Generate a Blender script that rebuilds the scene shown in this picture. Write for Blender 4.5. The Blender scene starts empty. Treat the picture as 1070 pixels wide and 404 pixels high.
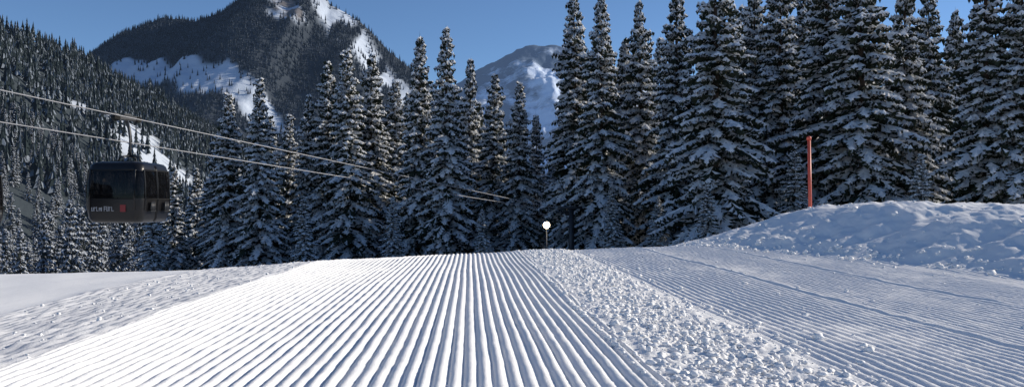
import bpy, bmesh, math, random
import numpy as np
from mathutils import Vector, Matrix
rng=np.random.default_rng(7); random.seed(7)
scene=bpy.context.scene
EYE=0.8; F=832.0
SUN_AZ=math.radians(70); SUN_EL=math.radians(25)

# ---------------------------------------------------------------- helpers
def at(a,b,d):
    """world point at distance d, a/b = horizontal/vertical image pixel coordinates, scaled to tangents (x1/832)"""
    return np.array([(a-535)/F*d, d, EYE+(213-b)/F*d])
_perm=rng.permutation(512)
_perm=np.concatenate([_perm,_perm,_perm])
def perlin(x,y,seed=0):
    x=np.asarray(x,float)+seed*17.31; y=np.asarray(y,float)+seed*9.77
    xi=np.floor(x).astype(int); yi=np.floor(y).astype(int)
    xf=x-xi; yf=y-yi
    def g(ix,iy,dx,dy):
        h=_perm[(_perm[ix&511]+iy)&511]
        a=h*(2*math.pi/512.0)
        return np.cos(a)*dx+np.sin(a)*dy
    u=xf*xf*xf*(xf*(xf*6-15)+10); v=yf*yf*yf*(yf*(yf*6-15)+10)
    n00=g(xi,yi,xf,yf); n10=g(xi+1,yi,xf-1,yf); n01=g(xi,yi+1,xf,yf-1); n11=g(xi+1,yi+1,xf-1,yf-1)
    a=n00+(n10-n00)*u; b=n01+(n11-n01)*u
    return (a+(b-a)*v)*1.5
def fbm(x,y,o=4,seed=0,gain=.5):
    s=0; amp=1
    for i in range(o):
        # rotate each octave so the lattice never lines up
        c,s_=math.cos(.7*i+.4),math.sin(.7*i+.4)
        s=s+amp*perlin((x*c-y*s_)*2**i,(x*s_+y*c)*2**i,seed+i*3); amp*=gain
    return s
def fbm0(x,y,o=4,seed=0,gain=.5):
    s=0; amp=1
    for i in range(o):
        s=s+amp*perlin(x*2**i,y*2**i,seed+i*3); amp*=gain
    return s
def ss(a,b,x):
    t=np.clip((x-a)/(b-a),0,1); return t*t*(3-2*t)

def mesh_obj(name,V,Fc,mats,mi=None,smooth=False,attrs=None,parent=None):
    V=np.asarray(V,np.float32); Fc=np.asarray(Fc,np.int32)
    me=bpy.data.meshes.new(name)
    me.vertices.add(len(V)); me.vertices.foreach_set('co',V.ravel())
    k=Fc.shape[1]
    me.loops.add(Fc.size); me.loops.foreach_set('vertex_index',Fc.ravel())
    me.polygons.add(len(Fc)); me.polygons.foreach_set('loop_start',np.arange(0,Fc.size,k,dtype=np.int32))
    for m in mats: me.materials.append(m)
    if mi is not None: me.polygons.foreach_set('material_index',np.asarray(mi,np.int32))
    me.polygons.foreach_set('use_smooth',np.full(len(Fc),smooth))
    if attrs:
        for n,a in attrs.items():
            at_=me.attributes.new(n,'FLOAT','POINT'); at_.data.foreach_set('value',np.asarray(a,np.float32).ravel())
    me.update(calc_edges=True)
    ob=bpy.data.objects.new(name,me); scene.collection.objects.link(ob)
    if parent: ob.parent=parent
    return ob
def grid_faces(nr,nc):
    i=np.arange(nr-1)[:,None]*nc+np.arange(nc-1)[None,:]
    return np.stack([i,i+1,i+1+nc,i+nc],-1).reshape(-1,4)

# ---------------------------------------------------------------- materials
def mat(name,col,rough=.6,spec=.3,metal=0,var=.0,vscale=5.,bump=0,bscale=20.,coords='Object',bdist=.02,emit=None,band_col=None):
    m=bpy.data.materials.new(name); m.use_nodes=True
    nt=m.node_tree; N=nt.nodes; L=nt.links; b=N['Principled BSDF']
    b.inputs['Roughness'].default_value=rough; b.inputs['Metallic'].default_value=metal
    b.inputs['Specular IOR Level'].default_value=spec
    tc=N.new('ShaderNodeTexCoord')
    if var:
        nz=N.new('ShaderNodeTexNoise'); nz.inputs['Scale'].default_value=vscale; nz.inputs['Detail'].default_value=2
        L.new(tc.outputs[coords],nz.inputs['Vector'])
        mx=N.new('ShaderNodeMix'); mx.data_type='RGBA'
        lo=[max(0,c*(1-var)) for c in col]; hi=[min(1,c*(1+var)) for c in col]
        mx.inputs[6].default_value=(*lo,1); mx.inputs[7].default_value=(*hi,1)
        L.new(nz.outputs['Fac'],mx.inputs[0]); out=mx.outputs[2]
        if band_col:
            aa=N.new('ShaderNodeAttribute'); aa.attribute_name='grey_band'
            m2=N.new('ShaderNodeMix'); m2.data_type='RGBA'; m2.inputs[7].default_value=(*band_col,1)
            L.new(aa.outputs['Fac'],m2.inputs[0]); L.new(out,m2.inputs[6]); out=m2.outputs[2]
        L.new(out,b.inputs['Base Color'])
    else: b.inputs['Base Color'].default_value=(*col,1)
    if bump:
        n2=N.new('ShaderNodeTexNoise'); n2.inputs['Scale'].default_value=bscale; n2.inputs['Detail'].default_value=4
        L.new(tc.outputs[coords],n2.inputs['Vector'])
        bp=N.new('ShaderNodeBump'); bp.inputs['Strength'].default_value=bump; bp.inputs['Distance'].default_value=bdist
        L.new(n2.outputs['Fac'],bp.inputs['Height']); L.new(bp.outputs['Normal'],b.inputs['Normal'])
    if emit:
        b.inputs['Emission Color'].default_value=(*emit[:3],1); b.inputs['Emission Strength'].default_value=emit[3]
    return m
M_snow=mat('snow_groomed',(.88,.875,.865),.55,.25,var=.035,vscale=9,bump=.5,bscale=90,bdist=.009,band_col=(.56,.57,.60))
M_snowclod=mat('snow_clod',(.88,.875,.87),.6,.2,var=0,bump=.5,bscale=60,bdist=.01)
M_needle=mat('spruce_needles',(.028,.036,.024),.8,.1,var=.45,vscale=1.5)
M_bark=mat('spruce_bark',(.06,.045,.035),.9,.1,var=.4,vscale=8)
M_tsnow=bpy.data.materials.new('branch_snow'); M_tsnow.use_nodes=True
nt=M_tsnow.node_tree; N=nt.nodes
df=N.new('ShaderNodeBsdfDiffuse'); df.inputs['Color'].default_value=(.88,.885,.89,1)
tl=N.new('ShaderNodeBsdfTranslucent'); tl.inputs['Color'].default_value=(.86,.88,.91,1)
mxs=N.new('ShaderNodeMixShader'); mxs.inputs[0].default_value=.36
nt.links.new(df.outputs[0],mxs.inputs[1]); nt.links.new(tl.outputs[0],mxs.inputs[2]); nt.links.new(mxs.outputs[0],N['Material Output'].inputs['Surface'])
M_needle_far=mat('far_needles',(.024,.033,.034),.9,.05,emit=(.35,.5,.8,.012))  # faint blue emission on these tree materials stands in for distance haze
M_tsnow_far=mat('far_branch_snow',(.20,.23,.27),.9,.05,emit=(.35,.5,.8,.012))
M_needle_val=mat('valley_needles',(.028,.036,.034),.9,.05,emit=(.35,.5,.8,.006))  # weaker blue glow, painted haze for the nearer valley
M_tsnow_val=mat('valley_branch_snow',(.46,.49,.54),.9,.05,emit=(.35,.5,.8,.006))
M_needle_mt=mat('mountain_needles',(.018,.026,.034),.9,.05,emit=(.33,.5,.8,.03))  # stronger blue glow, painted haze for the mountain trees
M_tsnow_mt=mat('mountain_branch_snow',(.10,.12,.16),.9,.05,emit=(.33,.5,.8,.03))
def mat_terrain(name,snow,rock,forest,nscale,haze):
    m=bpy.data.materials.new(name); m.use_nodes=True
    nt=m.node_tree; N=nt.nodes; L=nt.links; b=N['Principled BSDF']; b.inputs['Roughness'].default_value=.9
    b.inputs['Specular IOR Level'].default_value=.05
    tc=N.new('ShaderNodeTexCoord')
    nz=N.new('ShaderNodeTexNoise'); nz.inputs['Scale'].default_value=nscale; nz.inputs['Detail'].default_value=9; nz.inputs['Roughness'].default_value=.65
    L.new(tc.outputs['Object'],nz.inputs['Vector'])
    at1=N.new('ShaderNodeAttribute'); at1.attribute_name='rock'
    ad=N.new('ShaderNodeMath'); ad.operation='ADD'
    L.new(nz.outputs['Fac'],ad.inputs[0]); L.new(at1.outputs['Fac'],ad.inputs[1])
    mr=N.new('ShaderNodeMapRange'); mr.inputs[1].default_value=.95; mr.inputs[2].default_value=1.08
    L.new(ad.outputs[0],mr.inputs[0])
    m1=N.new('ShaderNodeMix'); m1.data_type='RGBA'; m1.inputs[6].default_value=(*snow,1); m1.inputs[7].default_value=(*rock,1)
    L.new(mr.outputs[0],m1.inputs[0])
    at2=N.new('ShaderNodeAttribute'); at2.attribute_name='forest'
    m2=N.new('ShaderNodeMix'); m2.data_type='RGBA'; m2.inputs[7].default_value=(*forest,1)
    L.new(at2.outputs['Fac'],m2.inputs[0]); L.new(m1.outputs[2],m2.inputs[6])
    L.new(m2.outputs[2],b.inputs['Base Color'])
    b.inputs['Emission Color'].default_value=(.35,.52,.82,1); b.inputs['Emission Strength'].default_value=haze  # blue glow of the surface itself imitates haze in the air
    bp=N.new('ShaderNodeBump'); bp.inputs['Strength'].default_value=.6; bp.inputs['Distance'].default_value=1/nscale*.15
    L.new(nz.outputs['Fac'],bp.inputs['Height']); L.new(bp.outputs['Normal'],b.inputs['Normal'])
    return m

# ---------------------------------------------------------------- ground
def ground_z(X,Y):
    X=np.asarray(X,float); Y=np.asarray(Y,float)
    c=np.interp(X,[-30,-5.8,-3,0.16,3,8,40],[6.5,8.6,10.6,12.9,14.0,15,17])
    s=np.maximum(0,Y-c)
    k=.03; s1=1.7
    d=np.where(s<s1,k*s*s,k*s1*s1+2*k*s1*(s-s1))
    d=np.where(s>60,k*s1*s1+2*k*s1*(60-s1)+(s-60)*.03,d)
    left=np.maximum(0,-12-X)*.10*ss(10,60,Y)
    z=-d-left
    return np.maximum(z,-30)
HEAD=math.atan(44/832.)
dv=np.array([-math.sin(HEAD),math.cos(HEAD)]); du=np.array([math.cos(HEAD),math.sin(HEAD)])
def us(a,b,st): return np.arange(a,b,st)
U=np.concatenate([us(-13,-3.6,.04),us(-3.6,-2.23,.013),us(-2.23,.87,.0082),us(.87,1.74,.0095),us(1.74,5.4,.0095),us(5.4,9,.018),us(9,15,.05)])
Vv=np.concatenate([us(-5,1.6,.15),1.6*1.0066**np.arange(0,425)])
uu,vv=np.meshgrid(U,Vv)
XX=uu*du[0]+vv*dv[0]; YY=uu*du[1]+vv*dv[1]
PER=.068
def foot_line(v):
    return 6.0-(v-8.4)*.215+.22*perlin(v*.5,v*0,61)+.05*perlin(v*3,v*0,62)
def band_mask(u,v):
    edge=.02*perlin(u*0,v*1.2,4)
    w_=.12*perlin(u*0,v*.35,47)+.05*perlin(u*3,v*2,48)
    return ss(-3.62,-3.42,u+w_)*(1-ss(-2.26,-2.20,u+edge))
def piste_detail(u,v,X,Y):
    z=.035*perlin(X*.22,Y*.16,3)*ss(2,9,Y)+.012*perlin(X*.8,Y*.35,5)
    wob=.005*perlin(u*1.3,v*.5,8)+.0025*perlin(u*4,v*2.5,11)
    edge=.02*perlin(u*0,v*1.2,4)
    foot=foot_line(v); d=u-foot
    tap=1-ss(14.0,20.5,v)
    on=ss(-.02,.35,d)
    off=1-ss(-.12,.06,d)*ss(0,.2,tap)
    mA=ss(-2.26,-2.20,u+edge)*(1-ss(.86,.90,u+edge))
    ph=(u+wob)/PER
    prof=np.abs(np.cos(math.pi*ph))**.95
    amp=.0235*(1+.26*perlin(np.round(ph)*.37,v*.6,21)+.22*perlin(u*6,v*5,25))
    z=z+mA*amp*prof
    mB=ss(1.72,1.80,u+edge)*off
    prof2=np.abs(np.cos(math.pi*(u+wob*1.5+.03)/(PER*.98)))**.9
    z=z+mB*(.0150*(1+.45*perlin(u*1.2,v*.7,31)+.3*perlin(u*6,v*5,32)))*prof2-.008*mB
    for uc in (3.05,4.3):
        z=z+off*.013*np.exp(-((u+edge*1.5-uc)/.04)**2)*(1+.6*perlin(u*9,v*4,35))
    band=band_mask(u,v)
    z=z-.05*(1-ss(-3.5,-2.15,u))+.03*(1-ss(-6.5,-3.6,u))
    z=z+band*(.010*fbm0(u*9,v*6,3,41,.6)+.014*np.abs(np.cos(math.pi*(u+wob)/.085))*(1+.6*perlin(u*5,v*5,42)))
    mD=(1-ss(-3.45,-3.35,u+edge))*(1-band)
    z=z+mD*(.006*np.abs(np.cos(math.pi*u/.10))*(.6+.6*perlin(u*.5,v*.4,44))+.012*perlin(u*2,v*1,45))
    mS=ss(.84,.98,u+edge*1.5)*(1-ss(1.62,1.80,u+edge*1.5))
    z=z+mS*(.010+.018*np.abs(fbm0(u*6,v*5,3,51))+.010*fbm0(u*20,v*18,3,55,.6))
    Hh=(.73+.05*perlin(v*.4,v*.1,63))*tap
    rise=ss(-.35,2.1,d)
    lump=.060*fbm(u*1.1,v*1.3,3,71,.5)+.016*fbm(u*5,v*5,3,75,.6)+.035*np.abs(fbm(u*2.3,v*2.3,2,77,.5))
    z=z+Hh*rise*(1-.25*ss(3,6,d))+on*lump*np.maximum(tap,.15)+.04*on*tap
    z=z+.0022*perlin(u*30,v*24,81)
    return z
ZZ=ground_z(XX,YY)+piste_detail(uu,vv,XX,YY)
V=np.stack([XX,YY,ZZ],-1).reshape(-1,3)
mesh_obj('ski_piste',V,grid_faces(*XX.shape),[M_snow],smooth=True,attrs={'grey_band':band_mask(uu,vv)*(.75+.35*perlin(uu*2,vv*1.5,49)).clip(0,1)})  # attribute mixes a darker grey into the strip left of the corduroy

def axis(n,p=3):
    t=np.linspace(-1,1,n); return np.sign(t)*np.abs(t)**p
gx=axis(161)*9000; gy=axis(161)*9000
GX,GY=np.meshgrid(gx,gy)
GZ=ground_z(GX,GY)
gu=GX*du[0]+GY*du[1]; gv=GX*dv[0]+GY*dv[1]
GZ=GZ-.5*((gu>-16)&(gu<18)&(gv<27)&(gv>-8))
fo=ss(60,110,GY)
M_ground=mat_terrain('snow_ground',(.82,.84,.87),(.8,.82,.86),(.10,.12,.13),.05,0)
mesh_obj('ground',np.stack([GX,GY,GZ],-1).reshape(-1,3),grid_faces(161,161),[M_ground],smooth=True,attrs={'rock':GX*0,'forest':fo*.85})

# ---------------------------------------------------------------- snow clods
def ico():
    bm=bmesh.new(); bmesh.ops.create_icosphere(bm,subdivisions=2,radius=1)
    v=np.array([p.co[:] for p in bm.verts]); f=np.array([[q.index for q in p.verts] for p in bm.faces]); bm.free(); return v,f
iv,if_=ico()
def surf(u,v):
    X=u*du[0]+v*dv[0]; Y=u*du[1]+v*dv[1]
    return X,Y,ground_z(X,Y)+piste_detail(u,v,X,Y)
n1=5600
cu=np.clip(rng.normal(1.28,.25,n1),.8,1.85); cv=3+11.5*rng.random(n1)**1.3
rs=.005+.019*rng.random(n1)**3.5
n2=150
cu2=1.8+3.6*rng.random(n2)**1.5; cv2=3+11*rng.random(n2); rs2=.006+.016*rng.random(n2)**3
n3=800
cv3=6+12*rng.random(n3); cu3=foot_line(cv3)+np.where(rng.random(n3)<.7,rng.normal(.05,.2,n3),rng.uniform(0,2.2,n3)); rs3=.008+.038*rng.random(n3)**3.5
cu4=np.array([2.15,2.2,2.05,1.95,1.9,1.98,2.4,2.02,.95,1.0,1.02,1.2,1.7,1.6,1.75,1.1,1.5,1.85,1.3,1.45,1.0,1.65]); cv4=np.array([4.2,4.35,4.6,3.9,5.2,7.4,5.6,9.5,3.7,4.4,6,3.9,4.2,4.9,6.3,5.3,3.8,8.,7,6.1,8.2,7.3]); rs4=.018+.014*rng.random(22)
n5=500
cu5=rng.uniform(-3.5,-2.2,n5); cv5=3+10*rng.random(n5); rs5=.004+.012*rng.random(n5)**3
cu=np.concatenate([cu,cu2,cu3,cu4,cu5]); cv=np.concatenate([cv,cv2,cv3,cv4,cv5]); rs=np.concatenate([rs,rs2,rs3,rs4,rs5])
X,Y,Z=surf(cu,cv)
n=len(cu)
jit=1+.24*rng.standard_normal((n,len(iv),1)).clip(-1.3,1.3)
sc=rng.uniform(.75,1.25,(n,1,3))*np.array([1,1,.7])
VV=iv[None]*jit*sc*rs[:,None,None]+np.stack([X,Y,Z+rs*.3],-1)[:,None]
FF=if_[None]+(np.arange(n)*len(iv))[:,None,None]
mesh_obj('snow_clods',VV.reshape(-1,3),FF.reshape(-1,3),[M_snowclod],smooth=True)

# ---------------------------------------------------------------- spruces
def spruce(H,R,seed,dz=.40,nb=7,step=.19,w=.09,hang=.16,psnow=.7,trunk=True,pad=True):
    r=random.Random(seed); V=[];T=[];MI=[]
    def tri(a,b,c,m):
        i=len(V); V.extend([a,b,c]); T.append((i,i+1,i+2)); MI.append(m)
    if trunk:
        k=8; prev=None
        for j in range(9):
            t=j/8; rad=(.016*H*(1-t)**.9+.01); z=H*t*.99
            ring=[]
            for q in range(k):
                a=q/k*2*math.pi; V.append((rad*math.cos(a),rad*math.sin(a),z)); ring.append(len(V)-1)
            if prev:
                for q in range(k):
                    a,b,c,d=prev[q],prev[(q+1)%k],ring[(q+1)%k],ring[q]
                    T.append((a,b,c));T.append((a,c,d));MI+= [2,2]
            prev=ring
    z=.05*H; ph=r.random()*6
    while z<H*.99:
        t=z/H
        rad=R*((1-t)**.78)*(1+.13*math.sin(z*1.3+ph)+r.uniform(-.14,.14))+.08
        if t<.12: rad*=.75+2*t
        n=max(4,int(nb*(.6+.5*(1-t))))
        a0=r.random()*6.28
        for b in range(n):
            az=a0+b/n*6.28+r.uniform(-.4,.4)
            L=rad*r.choice([r.uniform(.75,1.12),r.uniform(.45,1.35)])
            dx,dy=math.cos(az),math.sin(az)
            up=(.55*max(0,(t-.6)/.4)+.05) ; dr=.66*(1-t*.75)*r.uniform(.7,1.3)
            zb=z+r.uniform(-.2,.2)
            load=r.choice([1,1,1,1,1,.8,.2])
            def P(s): return (dx*L*s,dy*L*s,zb+L*(up*s-dr*s*s+.22*dr*s**4))
            m=max(3,int(L/step))
            if pad and load>.5:
                s=r.uniform(.1,.3)
                while s<1:
                    s2=min(1.04,s+r.uniform(.18,.42)); a=P(s); c=P(s2); mid_=P((s+s2)/2)
                    ww=r.uniform(.18,.34)*(1.15-.5*s)*min(1,L); h=r.uniform(.09,.18)
                    l_=(mid_[0]-dy*ww,mid_[1]+dx*ww,mid_[2]-.06); r_=(mid_[0]+dy*ww,mid_[1]-dx*ww,mid_[2]-.06); tp=(mid_[0],mid_[1],mid_[2]+h)
                    tri(a,l_,tp,1);tri(l_,c,tp,1);tri(c,r_,tp,1);tri(r_,a,tp,1)
                    s=s2+r.uniform(-.05,.08)
            for q in range(m):
                s=(q+.6)/m
                p0=P(s)
                for sd in (-1,1):
                    ang=az+sd*r.uniform(.5,1.05)
                    l=(.18+.44*(min(L,2.6)**.7)*(1-s)**.7*min(1,s*3+.2))*r.uniform(.6,1.25)
                    ex,ey=math.cos(ang),math.sin(ang)
                    drp=l*r.uniform(.2,.65)
                    p1=(p0[0]+ex*l,p0[1]+ey*l,p0[2]-drp)
                    sx,sy=-ey,ex
                    ww=w*r.uniform(.7,1.3); hh=hang*r.uniform(.5,1.4)
                    mx,my,mz=[(p0[i]*.45+p1[i]*.55) for i in range(3)]
                    Ml=(mx+sx*ww,my+sy*ww,mz-hh*.6); Mr=(mx-sx*ww,my-sy*ww,mz-hh*.6)
                    tri(p0,Ml,p1,0); tri(p0,p1,Mr,0)
                    tri((p0[0],p0[1],p0[2]),(mx+r.uniform(-.05,.05),my,mz-hh*r.uniform(1.2,2.4)),p1,0)
                    if r.random()<psnow*load*(.75+.5*s):
                        h=.08*r.uniform(.6,1.5)
                        k=r.uniform(.8,1.12)
                        a=(p0[0],p0[1],p0[2]+h); c=(p0[0]+(p1[0]-p0[0])*k,p0[1]+(p1[1]-p0[1])*k,p0[2]+(p1[2]-p0[2])*k+h*.3)
                        wl=ww*r.uniform(1.1,1.6); dl=hh*.8
                        tri(a,(mx+sx*wl,my+sy*wl,mz-dl+h*.1),c,1); tri(a,c,(mx-sx*wl,my-sy*wl,mz-dl+h*.1),1)
        z+=dz*(1-.35*t)*r.uniform(.75,1.25)
    for q in range(4):
        a=q*1.57; tri((.03*math.cos(a),.03*math.sin(a),H*.96),(.03*math.cos(a+1.5),.03*math.sin(a+1.5),H*.96),(0,0,H*1.02),0)
    return np.array(V,np.float32),np.array(T,np.int32),np.array(MI,np.int32)

variants=[]
for i,(rr,ps) in enumerate([(3.1,1.05),(3.5,1.0),(2.8,1.1),(3.8,1.15),(3.2,.8),(3.4,1.2),(2.9,.9)]):
    V,T,MI=spruce(20,rr,100+i,psnow=ps)
    o=mesh_obj('spruce_tree',V,T,[M_needle,M_tsnow,M_bark],MI)
    variants.append(o.data); bpy.data.objects.remove(o)
def put_tree(a,top,dist,wid=1.0,var=None):
    p=at(a,top,dist); zb=float(ground_z(p[0],p[1]))-.2
    H=p[2]-zb
    v=random.randrange(len(variants)) if var is None else var
    ob=bpy.data.objects.new('spruce_tree',variants[v]); scene.collection.objects.link(ob)
    s=H/20.; ob.location=(p[0],p[1],zb); ob.scale=(s*wid,s*wid,s)
    ob.rotation_euler=(random.uniform(-.02,.02),random.uniform(-.02,.02),random.random()*6.28)
for a,t,d,w in [(160,205,66,1.3),(182,172,72,1.1),(205,176,80,1.0),(222,150,74,1),(240,95,68,1.0),(272,80,66,.95),(300,118,76,1),(320,98,70,.9),(345,62,70,.95),(366,50,68,1.0),(388,55,72,.95),(412,82,76,.95),
  (437,35,66,.95),(467,30,64,1.0),(488,62,72,.9),(514,76,70,.95),(541,83,68,.95),(562,118,78,1.0),(580,135,84,1),
  (604,-8,66,1.0),(628,-6,62,.95),(650,40,72,.95),(673,0,70,.9),(705,-14,60,1.0),(750,-60,50,1.1),(786,-10,62,1.0),(815,-40,60,1),(842,-30,66,1),(868,-70,54,1.05),(905,-90,50,1.05),(948,-40,56,1.0),(975,-20,66,.9),(1003,10,70,.9),(1030,-70,47,1.1),(1068,-40,46,1.1),(1110,-60,50,1),(1150,-30,55,1)]:
    put_tree(a,t,d,w)
for a,t,d,w in [(318,205,60,1.3),(962,160,44,1.25),(688,205,54,1.3),(410,205,61,1.2),(505,218,60,1.2),(640,190,56,1.2),(740,190,46,1.25),(830,150,50,1.2)]:
    put_tree(a,t,d,w)
for i in range(44):
    a=225+i*19.5+random.uniform(-7,7)
    ref=np.interp(a,[225,280,340,390,430,480,520,560,590,620,700,800,1000,1100],[175,140,125,110,105,100,130,165,150,60,50,10,40,20])
    put_tree(a,ref+random.uniform(-15,22),random.uniform(84,108),1.05)
for i in range(20):
    a=170+i*46+random.uniform(-12,12)
    put_tree(a,(190 if a<600 else 120)+random.uniform(-12,20),random.uniform(112,140),1.5)

# ---------------------------------------------------------------- merged forests
def merge(name,variants,pos,scl,mats):
    n=len(pos); idx=rng.integers(0,len(variants),n); ang=rng.random(n)*6.28
    Vs=[];Ts=[];Ms=[];off=0
    for k,(V,T,MI) in enumerate(variants):
        s=np.where(idx==k)[0]
        if len(s)==0: continue
        c,sn=np.cos(ang[s])[:,None],np.sin(ang[s])[:,None]
        x=(V[None,:,0]*c-V[None,:,1]*sn)*scl[s][:,None]+pos[s,0][:,None]
        y=(V[None,:,0]*sn+V[None,:,1]*c)*scl[s][:,None]+pos[s,1][:,None]
        z=V[None,:,2]*scl[s][:,None]+pos[s,2][:,None]
        Vs.append(np.stack([x,y,z],-1).reshape(-1,3))
        Ts.append((T[None]+(np.arange(len(s))*len(V))[:,None,None]+off).reshape(-1,3)); off+=len(s)*len(V)
        Ms.append(np.tile(MI,len(s)))
    return mesh_obj(name,np.concatenate(Vs),np.concatenate(Ts),mats,np.concatenate(Ms))
mid=[spruce(16,2.7,300+i,dz=1.0,nb=6,step=.8,w=.30,hang=.5,psnow=.9,trunk=True,pad=False) for i in range(4)]
def fartree(seed,H=18,R=3.0,tiers=5,k=5,ps=.3):
    r=random.Random(seed);V=[];T=[];MI=[]
    for i in range(tiers):
        t=i/tiers; zb=H*(.08+.9*t); rr=R*(1-t)**.9; za=zb+H*.32*(1-t*.4)
        if i==tiers-1: za=H
        V.append((0,0,min(za,H))); ap=len(V)-1; ring=[]
        for q in range(k*2):
            a=(q+r.uniform(-.3,.3))/(2*k)*6.283; f=rr*(r.uniform(.85,1.2) if q%2 else r.uniform(.5,.75))
            V.append((f*math.cos(a),f*math.sin(a),zb-(.05*H*r.random() if q%2 else -.02*H))); ring.append(len(V)-1)
        for q in range(2*k):
            T.append((ap,ring[q],ring[(q+1)%(2*k)])); MI.append(1 if r.random()<ps else 0)
    return np.array(V,np.float32),np.array(T,np.int32),np.array(MI,np.int32)
far=[fartree(500+i,ps=.22) for i in range(5)]

def hill_z(X,Y):
    Zr=np.interp(Y,[0,400,800,880,1000,1200,1300,1500,1800],[170,175,172,168,152,133,112,60,10])
    p=np.clip((-165-X)/325,0,1.25)
    pr=np.where(p<1,p**1.1,1-(p-1)*.4)
    return -32+(Zr+32)*pr+ss(-165,-260,X)*(14*fbm0(X*.006,Y*.006,4,91))
def hill_open(X,Y):
    return ss(.45,.55,fbm0(X*.011,Y*.005,3,95))
hx=np.linspace(-1000,-120,150); hy=np.linspace(60,1900,220)
HX,HY=np.meshgrid(hx,hy); HZ=hill_z(HX,HY)
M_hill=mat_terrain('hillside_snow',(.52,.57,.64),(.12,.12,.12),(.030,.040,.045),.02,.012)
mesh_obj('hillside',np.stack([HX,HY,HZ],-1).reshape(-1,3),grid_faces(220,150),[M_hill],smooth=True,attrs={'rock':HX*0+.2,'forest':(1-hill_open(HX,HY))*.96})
n=11000
px=rng.uniform(-640,-165,n); py=rng.uniform(380,1550,n)
pz=hill_z(px,py); keep=(rng.random(n)>hill_open(px,py)*.75)&(px/py>-.72)
pos=np.stack([px,py,pz-.5],-1)[keep]
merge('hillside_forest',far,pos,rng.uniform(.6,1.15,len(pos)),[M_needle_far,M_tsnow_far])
n=1500
px=rng.uniform(-330,-42,n); py=rng.uniform(120,520,n)
pz=np.where(px<-165,np.maximum(hill_z(px,py),ground_z(px,py)),ground_z(px,py))
keep=(px/py>-.72)&(px/py<-.33)
pos=np.stack([px,py,pz-.3],-1)[keep]
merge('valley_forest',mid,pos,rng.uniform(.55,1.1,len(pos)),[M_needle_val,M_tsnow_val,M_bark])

# central mountain
SX=np.array([0,60,90,105,130,170,205,235,250,280,330,345,375,400,425,445,480,520,600,700])
SY=np.array([110,75,55,46,26,11,14,4,-10,-30,-28,-2,14,40,62,78,112,150,190,205])
YR=2200.
mXs=(SX-535)/F*YR; mZs=(213-SY)/F*YR
def mt_z(X,Y,noise=True):
    r=np.interp(X,mXs,mZs)+2
    t=(YR-Y)/950.
    f=np.where(t>0,1-np.clip(t,0,1)**.95,1+t*2.0)
    z=r*np.clip(f,-.1,1)
    if noise:
        w=ss(0,.14,t)
        z=z+w*(26*fbm0(X*.006,Y*.0035,4,101,.5))+4*fbm0(X*.02,Y*.02,3,104)
    return z-20
def seg(X,Y,a,b):
    a=np.array(a,float);b=np.array(b,float);d=b-a;t=np.clip(((X-a[0])*d[0]+(Y-a[1])*d[1])/(d@d),0,1)
    return np.hypot(X-a[0]-t*d[0],Y-a[1]-t*d[1]),t
def mt_open(X,Y):
    d,t=seg(X,Y,(-900,1875),(-480,1590))
    o=1-ss(34,54,d+22*perlin(X*.01,Y*.01,111))
    d2,t2=seg(X,Y,(-470,2150),(-290,1960))
    o=np.maximum(o,(1-ss(40,95,d2))*ss(-.25,.05,perlin(X*.02,Y*.006,113)+.12))
    d3,t3=seg(X,Y,(-650,2190),(-560,1990))
    o=np.maximum(o,(1-ss(24,52,d3+18*perlin(X*.02,Y*.02,115))))
    return o
def mt_rock(X,Y):
    d3,t3=seg(X,Y,(-650,2190),(-560,1990))
    return .2+.32*(1-ss(25,60,d3))
mx_=np.linspace(-1500,450,420); my_=np.linspace(1200,2500,300)
MX,MY=np.meshgrid(mx_,my_); MZ=mt_z(MX,MY)
M_mt=mat_terrain('mountain_surface',(.52,.58,.67),(.17,.16,.16),(.028,.036,.046),.02,.03)  # bluish snow tone and glow carry painted aerial haze
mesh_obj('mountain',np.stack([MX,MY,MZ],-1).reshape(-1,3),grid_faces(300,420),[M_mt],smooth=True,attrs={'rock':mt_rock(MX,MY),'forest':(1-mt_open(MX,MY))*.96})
n=18000
px=rng.uniform(-1300,-60,n); py=rng.uniform(1500,2215,n)
keep=(rng.random(n)>mt_open(px,py)*.92)
pos=np.stack([px,py,mt_z(px,py)-1],-1)[keep]
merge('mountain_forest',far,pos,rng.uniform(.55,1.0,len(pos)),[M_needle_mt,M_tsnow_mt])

# distant peak
DX=np.array([380,440,488,510,540,560,575,592,620,660,720,900])
DY=np.array([150,108,80,67,51,47,46,51,60,80,110,170])
YD=6200.
dXs=(DX-535)/F*YD; dZs=(213-DY)/F*YD
dx_=np.linspace(-1400,2600,360); dy_=np.linspace(3800,6800,260)
PX,PY=np.meshgrid(dx_,dy_)
t=(YD-PY)/2400.
PZ=np.interp(PX,dXs,dZs)*np.where(t>0,1-np.clip(t,0,1)**.9,1+t*2)
PZ=PZ+ss(0,.15,t)*130*fbm0(PX*.0018,PY*.0009,6,121,.5)+12*fbm0(PX*.01,PY*.01,3,124)
M_dm=mat_terrain('distant_rock_snow',(.60,.68,.82),(.085,.12,.18),(.1,.12,.2),.0035,.13)  # blue of distance is put into the rock and snow colours and glow
mesh_obj('distant_mountain',np.stack([PX,PY,PZ],-1).reshape(-1,3),grid_faces(260,360),[M_dm],smooth=True,attrs={'rock':PX*0+.60-.13*ss(-150,250,PX)*ss(6000,5700,PY),'forest':PX*0})

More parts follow.
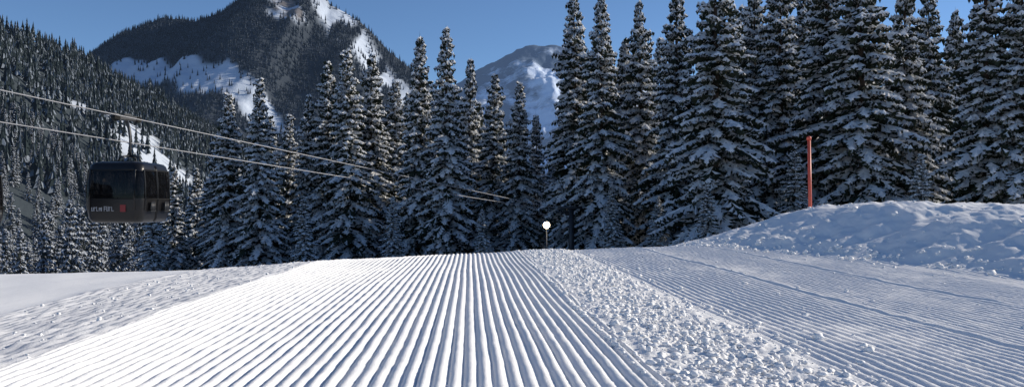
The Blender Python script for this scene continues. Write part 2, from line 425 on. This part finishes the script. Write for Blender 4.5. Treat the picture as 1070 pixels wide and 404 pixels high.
# ---------------------------------------------------------------- lift
M_paint=mat('black_cabin_paint',(.008,.008,.009),.3,.35)
M_dkmetal=mat('dark_steel',(.04,.042,.046),.45,.5,metal=.5,var=.2)
M_cable=mat('steel_cable',(.30,.30,.31),.5,.4,metal=.2)
M_rubber=mat('black_rubber',(.012,.012,.012),.8,.2)
M_red=mat('red_decal',(.22,.025,.025),.4,.4)
M_white=mat('white_decal',(.35,.35,.36),.4,.4)
M_seat=mat('seat_fabric',(.03,.02,.02),.9,.1)
M_glass=bpy.data.materials.new('tinted_glass'); M_glass.use_nodes=True
nt=M_glass.node_tree; N=nt.nodes; b=N['Principled BSDF']; b.inputs['Base Color'].default_value=(.008,.008,.009,1); b.inputs['Roughness'].default_value=.06
b.inputs['Specular IOR Level'].default_value=.35
tr=N.new('ShaderNodeBsdfTransparent'); tr.inputs['Color'].default_value=(.36,.35,.35,1)
mxs=N.new('ShaderNodeMixShader'); mxs.inputs[0].default_value=.42
nt.links.new(tr.outputs[0],mxs.inputs[1]); nt.links.new(b.outputs[0],mxs.inputs[2]); nt.links.new(mxs.outputs[0],N['Material Output'].inputs['Surface'])

def box(name,c,s,m,parent=None,bev=.01,rot=None):
    bm=bmesh.new(); bmesh.ops.create_cube(bm,size=1)
    bmesh.ops.scale(bm,vec=s,verts=bm.verts)
    if bev: bmesh.ops.bevel(bm,geom=bm.edges[:],offset=bev,segments=2,affect='EDGES')
    me=bpy.data.meshes.new(name); bm.to_mesh(me); bm.free(); me.materials.append(m)
    o=bpy.data.objects.new(name,me); scene.collection.objects.link(o); o.location=c
    if rot: o.rotation_euler=rot
    if parent: o.parent=parent
    return o
def tube(name,pts,r,m,parent=None,k=10,radii=None):
    pts=[Vector(p) for p in pts]; V=[];Fc=[]
    n=len(pts)
    for i,p in enumerate(pts):
        t=(pts[min(i+1,n-1)]-pts[max(i-1,0)]).normalized()
        a=t.cross(Vector((0,0,1)))
        if a.length<.05: a=t.cross(Vector((0,1,0)))
        a.normalize(); b_=t.cross(a).normalized(); rr=radii[i] if radii else r
        for q in range(k):
            an=q/k*2*math.pi; V.append((p+a*math.cos(an)*rr+b_*math.sin(an)*rr)[:])
    for i in range(n-1):
        for q in range(k):
            Fc.append((i*k+q,i*k+(q+1)%k,(i+1)*k+(q+1)%k,(i+1)*k+q))
    Fc.append(tuple(range(k))[::-1]); Fc.append(tuple(range((n-1)*k,n*k)))
    me=bpy.data.meshes.new(name); me.from_pydata(V,[],Fc); me.materials.append(m)
    for p in me.polygons: p.use_smooth=len(p.vertices)==4
    o=bpy.data.objects.new(name,me); scene.collection.objects.link(o)
    if parent: o.parent=parent
    return o
def rr_ring(h,rc,z,n=8):
    out=[]
    for cx,cy,a0 in ((1,1,0),(-1,1,90),(-1,-1,180),(1,-1,270)):
        for i in range(n+1):
            a=math.radians(a0+90*i/n); out.append(((h-rc)*cx+rc*math.cos(a),(h-rc)*cy+rc*math.sin(a),z))
    return out
def gondola(loc,rotz,grip_h,cable_dir):
    e=bpy.data.objects.new('gondola_cabin',None); scene.collection.objects.link(e)
    e.location=loc; e.rotation_euler=(0,0,rotz)
    prof=[(0,.82,.2),(.04,.92,.24),(.14,.98,.26),(.45,1.03,.27),(.80,1.055,.28),(.84,1.055,.28),(1.3,1.05,.28),(1.78,1.0,.27),(1.83,.99,.27),(1.98,.95,.27),(2.06,.88,.26),(2.10,.72,.24)]
    rings=[rr_ring(h,rc,z) for z,h,rc in prof]; k=len(rings[0])
    V=[p for r in rings for p in r]; Fc=[];MI=[]
    for i in range(len(rings)-1):
        zc=(prof[i][0]+prof[i+1][0])/2
        for q in range(k):
            Fc.append((i*k+q,i*k+(q+1)%k,(i+1)*k+(q+1)%k,(i+1)*k+q)); MI.append(1 if .83<zc<1.79 else 0)
    Fc.append(tuple(range(k))[::-1]);MI.append(0); Fc.append(tuple(range((len(rings)-1)*k,len(rings)*k)));MI.append(0)
    me=bpy.data.meshes.new('cabin_shell'); me.from_pydata(V,[],Fc); me.materials.append(M_paint); me.materials.append(M_glass)
    for p,m_ in zip(me.polygons,MI): p.material_index=m_; p.use_smooth=len(p.vertices)==4
    o=bpy.data.objects.new('cabin_shell',me); scene.collection.objects.link(o); o.parent=e
    for ax in range(4):
        ca,sa=math.cos(ax*math.pi/2),math.sin(ax*math.pi/2)
        offs=(-.80,.80,-.03,.03) if ax%2==0 else (-.8,.8)
        for off in offs:
            pts=[]
            for z,h,rc in (prof[1:10] if abs(off)<.1 else prof[3:9]):
                x,y=h+.004,off; pts.append((x*ca-y*sa,x*sa+y*ca,z))
            tube('pillar',pts,.03 if abs(off)>.1 else .018,M_paint,e,6)
        for zz in (.82,1.81):
            x=1.058 if zz<1 else 1.0
            tube('window_rail',[(x*ca-y*sa,x*sa+y*ca,zz) for y in (-.78,.78)],.018,M_rubber,e,6)
        if ax%2==0:
            for off in (-.45,.45):
                for j in range(3):
                    x=1.13;y=off+(j-1)*.09
                    tube('ski_holder',[(x*ca-y*sa,x*sa+y*ca,.38),(x*ca-y*sa,x*sa+y*ca,.72)],.035,M_dkmetal,e,8)
                box('ski_holder_bracket',((1.09)*ca-off*sa,1.09*sa+off*ca,.40),(.14,.34,.03) if abs(ca)>.5 else (.34,.14,.03),M_dkmetal,e,.004)
    R_=random.Random(3); xs=-.74
    for i in range(9):
        hgt=R_.uniform(.12,.17); wl=R_.uniform(.05,.08); yb=-1.050
        box('lettering',(xs+.02,yb,.40+hgt/2),(.022,.006,hgt),M_white,e,0)
        if i%2: box('lettering',(xs+wl*.5+.02,yb-.002,.40+hgt-.02),(wl,.006,.024),M_white,e,0)
        if i%3!=1: box('lettering',(xs+wl*.5+.02,yb-.003,.415+hgt*.4*(i%2)),(wl,.006,.024),M_white,e,0)
        if i%3==0: box('lettering',(xs+wl+.01,yb-.001,.40+hgt/2),(.02,.006,hgt),M_white,e,0)
        xs+=.09
    box('red_emblem',(.40,-1.056,.50),(.20,.006,.24),M_red,e,.002)
    for s in (-1,1):
        box('bench',(0,s*.72,.47),(1.5,.42,.09),M_seat,e,.03); box('backrest',(0,s*.93,.78),(1.5,.07,.42),M_seat,e,.03)
    box('roof_plate',(0,0,2.12),(.9,.9,.05),M_dkmetal,e,.01)
    for s in (-1,1):
        tube('roof_strut',[(s*.42,0,2.13),(s*.36,0,2.30),(0,0,2.36)],.035,M_dkmetal,e)
        tube('roof_strut',[(0,s*.42,2.13),(0,s*.36,2.30),(0,0,2.36)],.035,M_dkmetal,e)
    tube('hanger_arm',[(0,0,2.30),(.02,0,2.6),(.03,0,3.0),(-.02,0,grip_h-.35),(-.12,0,grip_h-.10),(-.10,0,grip_h)],.05,M_dkmetal,e,12,[.08,.06,.055,.055,.06,.07])
    g=bpy.data.objects.new('grip',None); scene.collection.objects.link(g); g.parent=e; g.location=(-.10,0,grip_h)
    g.rotation_euler=(0,0,math.atan2(cable_dir[1],cable_dir[0])-rotz)
    box('grip_body',(0,0,.02),(.80,.18,.18),M_dkmetal,g,.03); box('grip_jaw',(.0,0,.12),(.3,.12,.12),M_dkmetal,g,.02)
    tube('grip_lever',[(-.1,.05,.05),(-.4,.12,.16),(-.85,.14,.12)],.045,M_dkmetal,g)
    for s in (-1,1): tube('grip_roller',[(s*.42,-.10,0),(s*.42,.10,0)],.11,M_rubber,g,14)
    return e
A=at(141,124,28.2); B=at(592,220,58)
C0=at(-40,121,24); C1=at(592,222,59)
cd=(B-A)/np.linalg.norm(B-A)
def cable(name,p,q,ext):
    p=np.array(p);q=np.array(q); p2=p-(q-p)*ext
    pts=[p2+(q-p2)*t for t in np.linspace(0,1,60)]
    return tube(name,pts,.019,M_cable,None,8)
cable('lift_cable',A,B,.9)
cable('lift_cable',C0,C1,.4)
gh=A[2]-(EYE+(213-232)/F*28.2)
gondola((A[0]-.20,A[1],A[2]-gh),math.radians(-5),gh,cd)
D=at(-50,119.5,24.5)
gondola((D[0],D[1],D[2]-gh),math.radians(5),gh,cd)

pb=at(597,262,60.5); zb=float(ground_z(pb[0],pb[1]))
e=bpy.data.objects.new('lift_pylon',None); scene.collection.objects.link(e)
tube('mast',[(pb[0],pb[1],zb-.3),(pb[0],pb[1],B[2]+.3)],.3,M_dkmetal,e,14,[.26,.18])
tube('crossarm',[(B[0]-.5,pb[1]-.3,B[2]+.22),(pb[0]+.8,pb[1]-.3,B[2]+.22)],.10,M_dkmetal,e)
for s in (-.5,0,.5,1):
    tube('sheave',[(B[0]-.05,B[1]+s-.2,B[2]-.18),(B[0]+.12,B[1]+s-.2,B[2]-.18)],.16,M_rubber,e,16)

lp=at(571,235,50); lz=float(ground_z(lp[0],lp[1]))
e=bpy.data.objects.new('floodlight',None); scene.collection.objects.link(e)
tube('post',[(lp[0],lp[1]+.2,lz-.2),(lp[0],lp[1]+.2,lp[2]+.1)],.04,M_dkmetal,e)
box('lamp_housing',(lp[0],lp[1]+.1,lp[2]),(.42,.2,.3),M_rubber,e,.03)
M_lamp=mat('lit_lamp',(1,1,1),.4,emit=(1,.80,.52,30))
tube('lamp_lens',[(lp[0],lp[1]-.02,lp[2]),(lp[0],lp[1]-.05,lp[2]),(lp[0],lp[1]-.12,lp[2])],.15,M_lamp,e,20,[.20,.20,.10])

M_pole=mat('red_pole_plastic',(.62,.10,.06),.45,.4,var=.15,vscale=3)
pp=at(847,215,15.5); pt=at(845.5,146,15.5)
e=bpy.data.objects.new('piste_marker_pole',None); scene.collection.objects.link(e)
tube('pole',[(pp[0],pp[1],pp[2]-.9),tuple(pt)],.035,M_pole,e,12,[.037,.032])
tube('pole_cap',[tuple(pt),(pt[0],pt[1],pt[2]+.05),(pt[0],pt[1],pt[2]+.07)],.04,M_pole,e,12,[.045,.045,.02])

# ---------------------------------------------------------------- light
w=bpy.data.worlds.new('World'); scene.world=w; w.use_nodes=True
nt=w.node_tree; sk=nt.nodes.new('ShaderNodeTexSky'); sk.sky_type='NISHITA'; sk.sun_disc=False
sk.sun_elevation=SUN_EL; sk.sun_rotation=SUN_AZ; sk.altitude=2400; sk.air_density=1.0; sk.dust_density=.05; sk.ozone_density=5
bg=nt.nodes['Background']; nt.links.new(sk.outputs[0],bg.inputs[0]); bg.inputs[1].default_value=.12
sl=bpy.data.lights.new('sun','SUN'); sl.energy=5.0; sl.angle=math.radians(.5); sl.color=(1,.91,.77)
so=bpy.data.objects.new('sun',sl); scene.collection.objects.link(so)
sd=Vector((math.sin(SUN_AZ)*math.cos(SUN_EL),math.cos(SUN_AZ)*math.cos(SUN_EL),math.sin(SUN_EL)))
so.rotation_euler=sd.to_track_quat('Z','Y').to_euler(); so.location=(60,20,60)

cam=bpy.data.cameras.new('camera'); cam.sensor_width=36; cam.lens=28; cam.clip_end=30000; cam.clip_start=.05
co=bpy.data.objects.new('camera',cam); scene.collection.objects.link(co); co.location=(0,0,EYE)
co.rotation_euler=(math.radians(90)+math.atan(11/F),0,0)
scene.camera=co
scene.view_settings.view_transform='Standard'; scene.view_settings.look='None'; scene.view_settings.exposure=0
